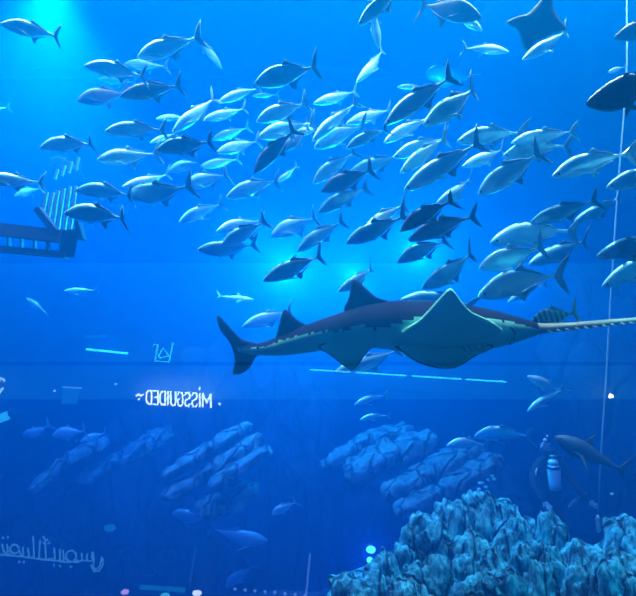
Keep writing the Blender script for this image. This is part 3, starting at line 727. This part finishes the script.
# ------------------------------------------------------------------ dark frame with slatted ramp hanging in the water
FD = 6.2
fr = empty('slatted_frame', P(40, 240, FD)); tag(fr, 'dark steel frame with pale slats hanging in the water', 'frame')
o_ = fr.location
def L_(px, py, dd=0): return P(px, py, FD + dd) - o_
b = MB()
b.bar(L_(-14, 228, 0), L_(64, 237, 0), .14, .12)
b.bar(L_(-14, 248, 0), L_(66, 255, 0), .07, .12)
for x in (-6, 9, 22, 35, 48):
    b.bar(L_(x, 226 + x * .14), L_(x, 249 + x * .1), .022, .06)
b.build('railing', M['dark_steel'], fr, False)
b = MB(); b.add([L_(58, 231), L_(80, 228), L_(74, 258), L_(60, 256), L_(58, 231, .14), L_(80, 228, .14), L_(74, 258, .14), L_(60, 256, .14)], [(0,1,2,3),(7,6,5,4),(0,4,5,1),(1,5,6,2),(2,6,7,3),(3,7,4,0)])
b.build('end_plate', M['dark_steel'], fr, False)
b = MB(); b.bar(L_(38, 209), L_(62, 240), .07, .12); b.build('brace', M['dark_steel'], fr, False)
b = MB(); b.bar(L_(78, 222), L_(83, 240), .05, .12); b.build('end_hook', M['dark_steel'], fr, False)
for k, (x0, y0, x1, y1) in enumerate(((47, 192, 43, 212), (53, 192, 48, 218), (58, 190, 53, 224), (64, 188, 58, 230), (70, 186, 64, 232), (76, 186, 70, 232))):
    b = MB(); b.bar(L_(x0, y0, .2), L_(x1, y1, .2), .035, .03); b.build('slat', M['slat'], fr, False)
for k in range(4):
    b = MB(); b.bar(L_(58 + k * 7, 169 - k * 4, .25), L_(55 + k * 7, 179 - k * 3, .25), .025, .03); b.build('upper_slat', M['slat'], fr, False)

# ------------------------------------------------------------------ underwater lamp with two lenses
ul = empty('underwater_lamp', P(370, 553, 7.2)); tag(ul, 'small blue glowing lamp with two lenses beside the reef foot', 'lamp')
b = MB(); b.tube([Vector((0, .12, .03)), Vector((0, .02, .01))], [.05, .07], 14); b.bar((0, .1, 0), (0, .3, -.55), .03, .03)
b.tube([Vector((0, .3, -.5)), Vector((0, .3, -3.2))], .03, 10); b.build('housing', M['rubber'], ul)
gm = glow('cyan_lens', (.05, .75, 1), 9)
b = MB(); b.ball((.01, -.02, .05), (.06, .05, .045), 10); b.build('lens', gm, ul)
b = MB(); b.ball((-.005, -.02, -.08), (.04, .035, .035), 10); b.build('lens', gm, ul)
pl_ = bpy.data.lights.new('lamp_glow', 'POINT'); pl_.energy = 95; pl_.color = (.0, .12, 1); pl_.shadow_soft_size = .03
po = bpy.data.objects.new('lamp_glow', pl_); COL.objects.link(po); po.location = P(370, 553, 7.0)

# ------------------------------------------------------------------ diver
DD = 9.4; dk = DD / FPX
dv = empty('diver', P(550, 480, DD)); dv.rotation_euler = (PITCH, 0, 0)
tag(dv, 'diver in dark wetsuit with pale air tank working above the reef', 'person')
def dp(px, py, y=0.): return Vector(((px - 550) * dk, y, (480 - py) * dk))
def skin(name, verts, edges, radii, mat, parent, sub=2, rootv=0):
    me = bpy.data.meshes.new(name); me.from_pydata([tuple(v) for v in verts], edges, []); me.materials.append(mat)
    o = bpy.data.objects.new(name, me); COL.objects.link(o); o.parent = parent
    sm = o.modifiers.new('skin', 'SKIN'); sm.use_smooth_shade = True
    for i, r_ in enumerate(radii):
        q = me.skin_vertices[0].data[i]; q.radius = (r_, r_) if not isinstance(r_, tuple) else r_; q.use_root = (i == rootv)
    s2 = o.modifiers.new('sub', 'SUBSURF'); s2.levels = sub; s2.render_levels = sub
    return o
V = [dp(551, 499), dp(551, 489), dp(550, 476), dp(549, 464), dp(549, 457), dp(548, 451, -.02), dp(547, 445, -.04),   # 0-6 pelvis..crown
     dp(539, 464), dp(532, 472, -.05), dp(529, 482, -.2), dp(534, 492, -.38),                                           # 7-10 arm
     dp(560, 464), dp(567, 474, -.05), dp(572, 485, -.2), dp(579, 495, -.3),                                            # 11-14 arm
     dp(546, 502), dp(542, 524, -.12), dp(541, 545, .12),                                                               # 15-17 leg
     dp(556, 502), dp(561, 523, -.14), dp(563, 545, .1)]
E = [(0,1),(1,2),(2,3),(3,4),(4,5),(5,6),(3,7),(7,8),(8,9),(9,10),(3,11),(11,12),(12,13),(13,14),(0,15),(15,16),(16,17),(0,18),(18,19),(19,20)]
Rr = [(.18,.12),(.18,.12),(.21,.13),(.19,.12),.09,.11,.09, .10,.08,.065,.045, .10,.08,.065,.045, .09,.065,.045,.09,.065,.045]
skin('body', V, E, Rr, M['neoprene'], dv)
# hands: palm and five fingers
def hand(c, dr, side):
    c = Vector(c); dr = Vector(dr).normalized(); sv = Vector((0, 1, 0)).cross(dr).normalized() * side
    vv = [c - dr * .02, c + dr * .05]; ee = [(0, 1)]; ra = [.028, .036]
    for k, (o_k, ln) in enumerate(((-.030, .055), (-.010, .068), (.010, .064), (.030, .05))):
        i = len(vv); vv += [c + dr * .07 + sv * o_k, c + dr * (.07 + ln * .55) + sv * o_k * 1.2 + Vector((0, -.012, 0)), c + dr * (.07 + ln) + sv * o_k * 1.2 + Vector((0, -.035, 0))]
        ee += [(1, i), (i, i + 1), (i + 1, i + 2)]; ra += [.011, .010, .008]
    i = len(vv); vv += [c + dr * .03 - sv * .045, c + dr * .06 - sv * .07]; ee += [(0, i), (i, i + 1)]; ra += [.012, .009]
    return skin('hand', vv, ee, ra, M['skin'], dv, 1)
hand(dp(580, 496, -.32), (.8, -.3, -.25), 1); hand(dp(535, 493, -.40), (.4, -.5, -.6), -1)
# head details facing the far side (seen from behind): hood is the body's head; mask strap and mask
b = MB(); b.tube([Vector((dp(547.5, 448.5).x + .105 * math.cos(a), -.03 + .115 * math.sin(a), dp(547, 448.5).z)) for a in [2 * math.pi * i / 20 for i in range(20)]], .012, 6, 0, True); b.build('mask_strap', M['rubber'], dv)
b = MB(); b.box((dp(547.5, 0).x - .08, .07, dp(0, 451).z - .03), (dp(547.5, 0).x + .08, .12, dp(0, 446).z + .02)); b.build('diving_mask', M['metal'], dv, False)
# tank: cylinder with domed shoulder, valve, band
tx_, tz_ = dp(549.5, 0).x, 0
b = MB(); b.tube([Vector((tx_ + (q - 472) * dk * .09, -.19, (480 - q) * dk)) for q in (461, 462, 464.5, 466, 470, 478, 485, 485.8)], [.05, .085, .10, .105, .105, .105, .105, .09], 20); tk = b.build('air_tank', M['tank_paint'], dv); tk['label'] = 'pale blue-white air tank'
b = MB(); b.ball((tx_ - .02, -.19, (480 - 459) * dk), (.085, .085, .06), 10); b.build('tank_cap', M['tank_paint'], dv)
b = MB(); b.tube([Vector((tx_ - .015, -.19, (480 - 462.5) * dk)), Vector((tx_ - .012, -.19, (480 - 465) * dk))], .108, 20); b.build('tank_band', M['rubber'], dv)
b = MB(); b.tube([Vector((tx_ - .02, -.19, (480 - 456) * dk)), Vector((tx_ - .02, -.19, (480 - 452) * dk))], .02, 8); b.bar((tx_ - .07, -.19, (480 - 453) * dk), (tx_ + .05, -.19, (480 - 453) * dk), .03, .03); b.build('tank_valve', M['metal'], dv)
b = MB(); b.tube([Vector((tx_, -.19, .46)), dp(560, 452, -.15), dp(563, 458, -.02), dp(557, 452, .08), dp(549, 452, .12)], .012, 8); b.build('air_hose', M['rubber'], dv)
b = MB(); b.tube([dp(534.5, 466, -.1), dp(532.5, 472, -.13), dp(534, 479, -.14)], .014, 8); b.build('gauge_hose', M['skin'], dv)
for x in (541, 563):
    f = MB(); f.fin([(x - 1, 542), (x - 7, 566), (x - 5, 576), (x + 5, 576), (x + 6, 566), (x + 2, 542)], .03, lambda u, v, s: dp(u, v, .1 + s + (v - 545) * .006)); f.build('swim_fin', M['rubber'], dv)
# bubbles
gb = pbr('bubble', (.6, .8, .85), .1, 0, .8)
for i, (x, y, r_) in enumerate(((545, 440, .03), (542, 446, .022), (543, 443, .016), (547, 436, .02))):
    b = MB(); p = P(x, y, DD - .2); b.ball((0, 0, 0), r_, 8); o = b.build('air_bubble', gb); o.location = p
    tag(o, 'tiny air bubble rising over the diver hood', 'bubble', 'air bubbles over the diver')
gp = 'tiny pale specks over the reef summit'
for x, y in ((482, 483), (486, 487), (492, 476), (494, 479), (479, 489), (480, 483), (612, 494), (488, 480)):
    b = MB(); b.ball((0, 0, 0), (.03, .02, .02), 6); o = b.build('tiny_fish', M['fish_silver']); o.location = P(x, y, 8)
    tag(o, 'tiny pale fish speck drifting over the reef summit', 'fish', gp)

# ------------------------------------------------------------------ the hall's signs and lights (seen mirrored in the acrylic)
LD = HD - .15
def tubelight(name, x0, y0, x1, y1, r_, m, label, cat='light', caps=True):
    a, c = mirrored(x0, y0, LD), mirrored(x1, y1, LD)
    root = empty(name, (a + c) / 2); b = MB(); b.tube([a - root.location, c - root.location], r_, 8); b.build('tube', m, root)
    if caps:
        for p, q in ((a, c), (c, a)):
            b = MB(); d_ = (p - q).normalized(); b.tube([p - root.location, p - root.location + d_ * .08], r_ * 1.3, 8); b.build('end_cap', M['metal'], root)
    tag(root, label, cat); return root
gc = glow('cyan_tube', (.03, .55, .75), 22)
for (x0, x1, lab) in ((310, 352, 'first short section of the long cyan light tube in the hall'), (354, 408, 'middle section of the long cyan light tube in the hall'), (410, 462, 'third section of the long cyan light tube in the hall'), (465, 506, 'last section of the long cyan light tube in the hall')):
    tubelight('light_tube', x0, 369.5 + (x0 - 310) * .063, x1, 369.5 + (x1 - 310) * .063, .018, gc, lab)
tubelight('light_tube', 86, 349, 128, 353.5, .024, glow('cyan_tube_bright', (.03, .65, .85), 26), 'short bright cyan light tube reflected beneath the dark frame')
tubelight('light_tube', 86, 337, 107, 336, .03, glow('cyan_tube_faint', (.02, .4, .6), 3), 'faint cyan light tube reflected over the short bright one')
tubelight('wall_lamp', -6, 421, 11, 414, .10, glow('cyan_blob', (.03, .6, .95), 10), 'fat cyan lamp reflected at the picture edge', 'lamp')
def sign_mat(): return glow('sign_white', (.75, .95, 1), 20)
sg = sign_mat()
sr = empty('shop_sign', mirrored(177.5, 397, LD)); tag(sr, 'lit white shop lettering reflected above the parallel ledges', 'sign')
GL = {'M': (8.4, [[(0, 0), (.05, 1), (.5, .3), (.95, 1), (1, 0)]]), 'I': (1.2, [[(.5, 0), (.5, 1)]]),
      'S': (5.0, [[(1, .82), (.75, 1), (.2, 1), (0, .78), (.15, .58), (.85, .44), (1, .22), (.8, 0), (.25, 0), (0, .18)]]),
      'G': (5.0, [[(1, .8), (.75, 1), (.25, 1), (0, .78), (0, .22), (.25, 0), (.75, 0), (1, .2), (1, .46), (.6, .46)]]),
      'U': (5.0, [[(0, 1), (0, .22), (.25, 0), (.75, 0), (1, .22), (1, 1)]]), 'E': (4.4, [[(1, 1), (0, 1), (0, 0), (1, 0)], [(0, .52), (.8, .52)]]),
      'D': (5.0, [[(0, 0), (0, 1), (.6, 1), (1, .78), (1, .22), (.6, 0), (0, 0)]])}
cur = 211.0
for ch in 'MISSGUIDED':        # reads correctly for someone standing in the hall; the acrylic shows it reversed
    gw, ss = GL[ch]; b = MB()
    for s_ in ss:
        pts = []
        for u, v in s_:
            x = cur - u * gw; pts.append(mirrored(x, 390.2 + (1 - v) * 13.5 + (x - 144) * .055, LD) - sr.location)
        for p0, p1 in zip(pts, pts[1:]):
            dd_ = (p1 - p0).normalized() * .009; b.bar(p0 - dd_, p1 + dd_, .031, .04)
    if ch == 'I' and cur > 195: b.ball(mirrored(cur - 1, 388.5, LD) - sr.location, .03, 6)
    b.build('letter', sg, sr, False); cur -= gw + 2.15
b = MB(); q = sr.location
for pts in ([(136, 396), (138.5, 394), (141, 395.5), (143.5, 394.5)], [(138, 399), (139.5, 399.2)]):
    b.tube([mirrored(x, y, LD) - q for x, y in pts], .022, 6)
b.build('small_mark', sg, sr)
b = MB(); b.ball(mirrored(219.5, 404, LD) - q, .03, 6); b.build('dot_light', sg, sr)

# second sign: cursive lettering edge-lit
cm = glow('edge_lit_blue', (.10, .5, .8), 5)
s2 = empty('cursive_sign', mirrored(50, 550, LD)); tag(s2, 'edge-lit cursive shop sign reflected in the bottom corner', 'sign'); q = s2.location
def arc(cx, cy, rx, ry, a0, a1, n=10): return [(cx + rx * math.cos(R(a0 + (a1 - a0) * i / n)), cy - ry * math.sin(R(a0 + (a1 - a0) * i / n))) for i in range(n + 1)]
strokes = [[(-6, 554), (16, 556), (40, 559), (66, 562), (80, 562)], [(2, 544), (4, 552), (10, 555)], [(8, 552), (7, 544)],
           arc(14.5, 549, 4.5, 4.5, 0, 350, 14), [(19, 551), (22, 556)], [(23, 556), (23, 547)], [(29, 557), (28, 548)], [(34, 557), (33, 536)], [(39, 558), (40, 540)],
           [(46, 559), (45, 540), (43, 536)], [(48, 559), (55, 558), (54, 548)], [(60, 560), (60, 549)], [(64, 561), (63, 550)],
           arc(71, 556, 5.2, 5.6, -60, 270, 16), [(76, 560), (82, 561), (82, 553)], [(82, 560), (87, 561), (87, 553)], [(88, 561), (92, 561), (92, 552)],
           [(93, 552), (94, 560), (93, 567), (96, 569), (100, 566), (102, 557)], [(91, 565), (94, 571), (99, 571), (103, 565), (103, 558)]]
b = MB()
for s_ in strokes: b.tube([mirrored(x, y, LD) - q for x, y in s_], .02, 6)
for x, y in ((19, 562), (24, 562), (54, 565.5), (60, 566), (71, 567), (44, 543), (49, 543), (47, 540), (3, 538), (8, 537)):
    b.ball(mirrored(x, y, LD) - q, .028, 6)
b.build('lettering', cm, s2)

def emb(name, builder, m, label, cat='light'):
    b = MB(); builder(b); c = sum(b.v, Vector()) / len(b.v); o = b.build(name, m, None, True, c); tag(o, label, cat); return o
def poly(pts, r_): return lambda b: [b.tube([mirrored(x, y, LD) for x, y in s_], r_, 6) for s_ in pts]
emb('wall_sign', poly([[(153, 345), (158, 344), (155, 361), (169, 362), (173, 343)], [(158, 357), (163, 348), (169, 356), (160, 358)]], .02), glow('cyan_line', (.03, .55, .75), 14), 'small cyan outlined emblem reflected beside the short light tube', 'sign')
emb('shop_screen', lambda b: b.add([mirrored(61, 404, LD), mirrored(77, 404, LD), mirrored(81, 387, LD), mirrored(63, 387, LD)] + [mirrored(61, 404, LD + .08), mirrored(77, 404, LD + .08), mirrored(81, 387, LD + .08), mirrored(63, 387, LD + .08)], [(0,1,2,3),(7,6,5,4),(0,4,5,1),(1,5,6,2),(2,6,7,3),(3,7,4,0)]), glow('screen_blue', (.02, .35, .6), 3), 'small lit screen reflected between shop sign and edge', 'screen')
emb('screen_light', poly([[(63, 387), (81, 388)]], .022), glow('screen_edge', (.2, .6, .8), 5), 'thin light bar along the top of the small screen')
emb('glass_corner_sign', poly([[(-3, 384), (1, 378), (5, 381)], [(-2, 395), (3, 388)]], .03), glow('white_dim', (.5, .9, .9), 9), 'fragment of bright lettering at the picture edge above the fat lamp', 'sign')
emb('downlight', lambda b: b.ball(mirrored(611, 396, LD), .055, 10), glow('warm_white', (1, .86, .62), 40), 'round warm white lamp reflected beside the rope', 'lamp')
emb('light_post', poly([[(196, 548), (190, 582)]], .02), glow('post_blue', (.06, .3, .6), 2.2), 'thin lit post reflected under the parallel ledges', 'post')
emb('light_post', poly([[(310, 554), (306, 598)]], .025), glow('post_blue2', (.2, .5, .75), 4), 'thin brighter lit post reflected standing alone at the bottom edge', 'post')
for i, x in enumerate(range(235, 306, 10)):
    emb('spot_bulb', lambda b, x=x, i=i: b.ball(mirrored(x, 589 + i * .9, LD), .035, 6), glow('bulb', (.3, .6, .9), 5), 'tiny bulb in the row of bulbs at the bottom edge', 'lamp')['group'] = 'row of tiny bulbs'
for (x, y, r_, lab) in ((168, 556, 8, 'upper lit ring reflected beside the thin post'), (149, 571, 7, 'lower lit ring reflected below its twin'), (128, 553, 7, 'lit ring reflected beside the cursive sign')):
    emb('ring_light', lambda b: b.tube([mirrored(x + r_ * math.cos(a), y - r_ * .7 * math.sin(a), LD) for a in [2 * math.pi * k / 24 for k in range(24)]], .012, 6, 0, True), glow('ring_blue', (.03, .3, .6), 1.6), lab)
for (x, y, r_, colr, s_, lab) in ((125, 592, .07, (.8, .5, .9), 9, 'pinkish shop lamp at the bottom edge'), (197, 593, .08, (.8, .9, 1), 16, 'white shop lamp at the bottom edge under the thin post'), (110, 528, .1, (.03, .5, .9), 3, 'soft cyan lamp above the cursive sign'), (165, 596, .08, (.1, .8, 1), 8, 'cyan shop lamp at the bottom edge between the white and pink lamps'), (55, 391, .02, (.6, .9, 1), 12, 'pin-prick light beside the small screen'), (116, 384, .03, (.3, .7, .9), 8, 'tiny lamp above the shop sign start')):
    emb('shop_lamp', lambda b: b.ball(mirrored(x, y, LD), (r_ * 1.4, r_, r_ * .8), 8), glow('shop_lamp', colr, s_), lab, 'lamp')
emb('display_light', poly([[(140, 587), (185, 590)]], .05), glow('display', (.02, .5, .8), 3), 'blurred cyan display light along the bottom edge')

# ------------------------------------------------------------------ render settings that belong to the look
sc.view_settings.view_transform = 'Standard'; sc.view_settings.look = 'None'
sc.view_settings.exposure = -0.6; sc.view_settings.gamma = 1; sc.view_settings.use_curve_mapping = False
sc.cycles.volume_bounces = 1; sc.cycles.max_bounces = 8; sc.cycles.transparent_max_bounces = 24
sc.cycles.use_denoising = True
sc.cycles.caustics_reflective = False; sc.cycles.caustics_refractive = False
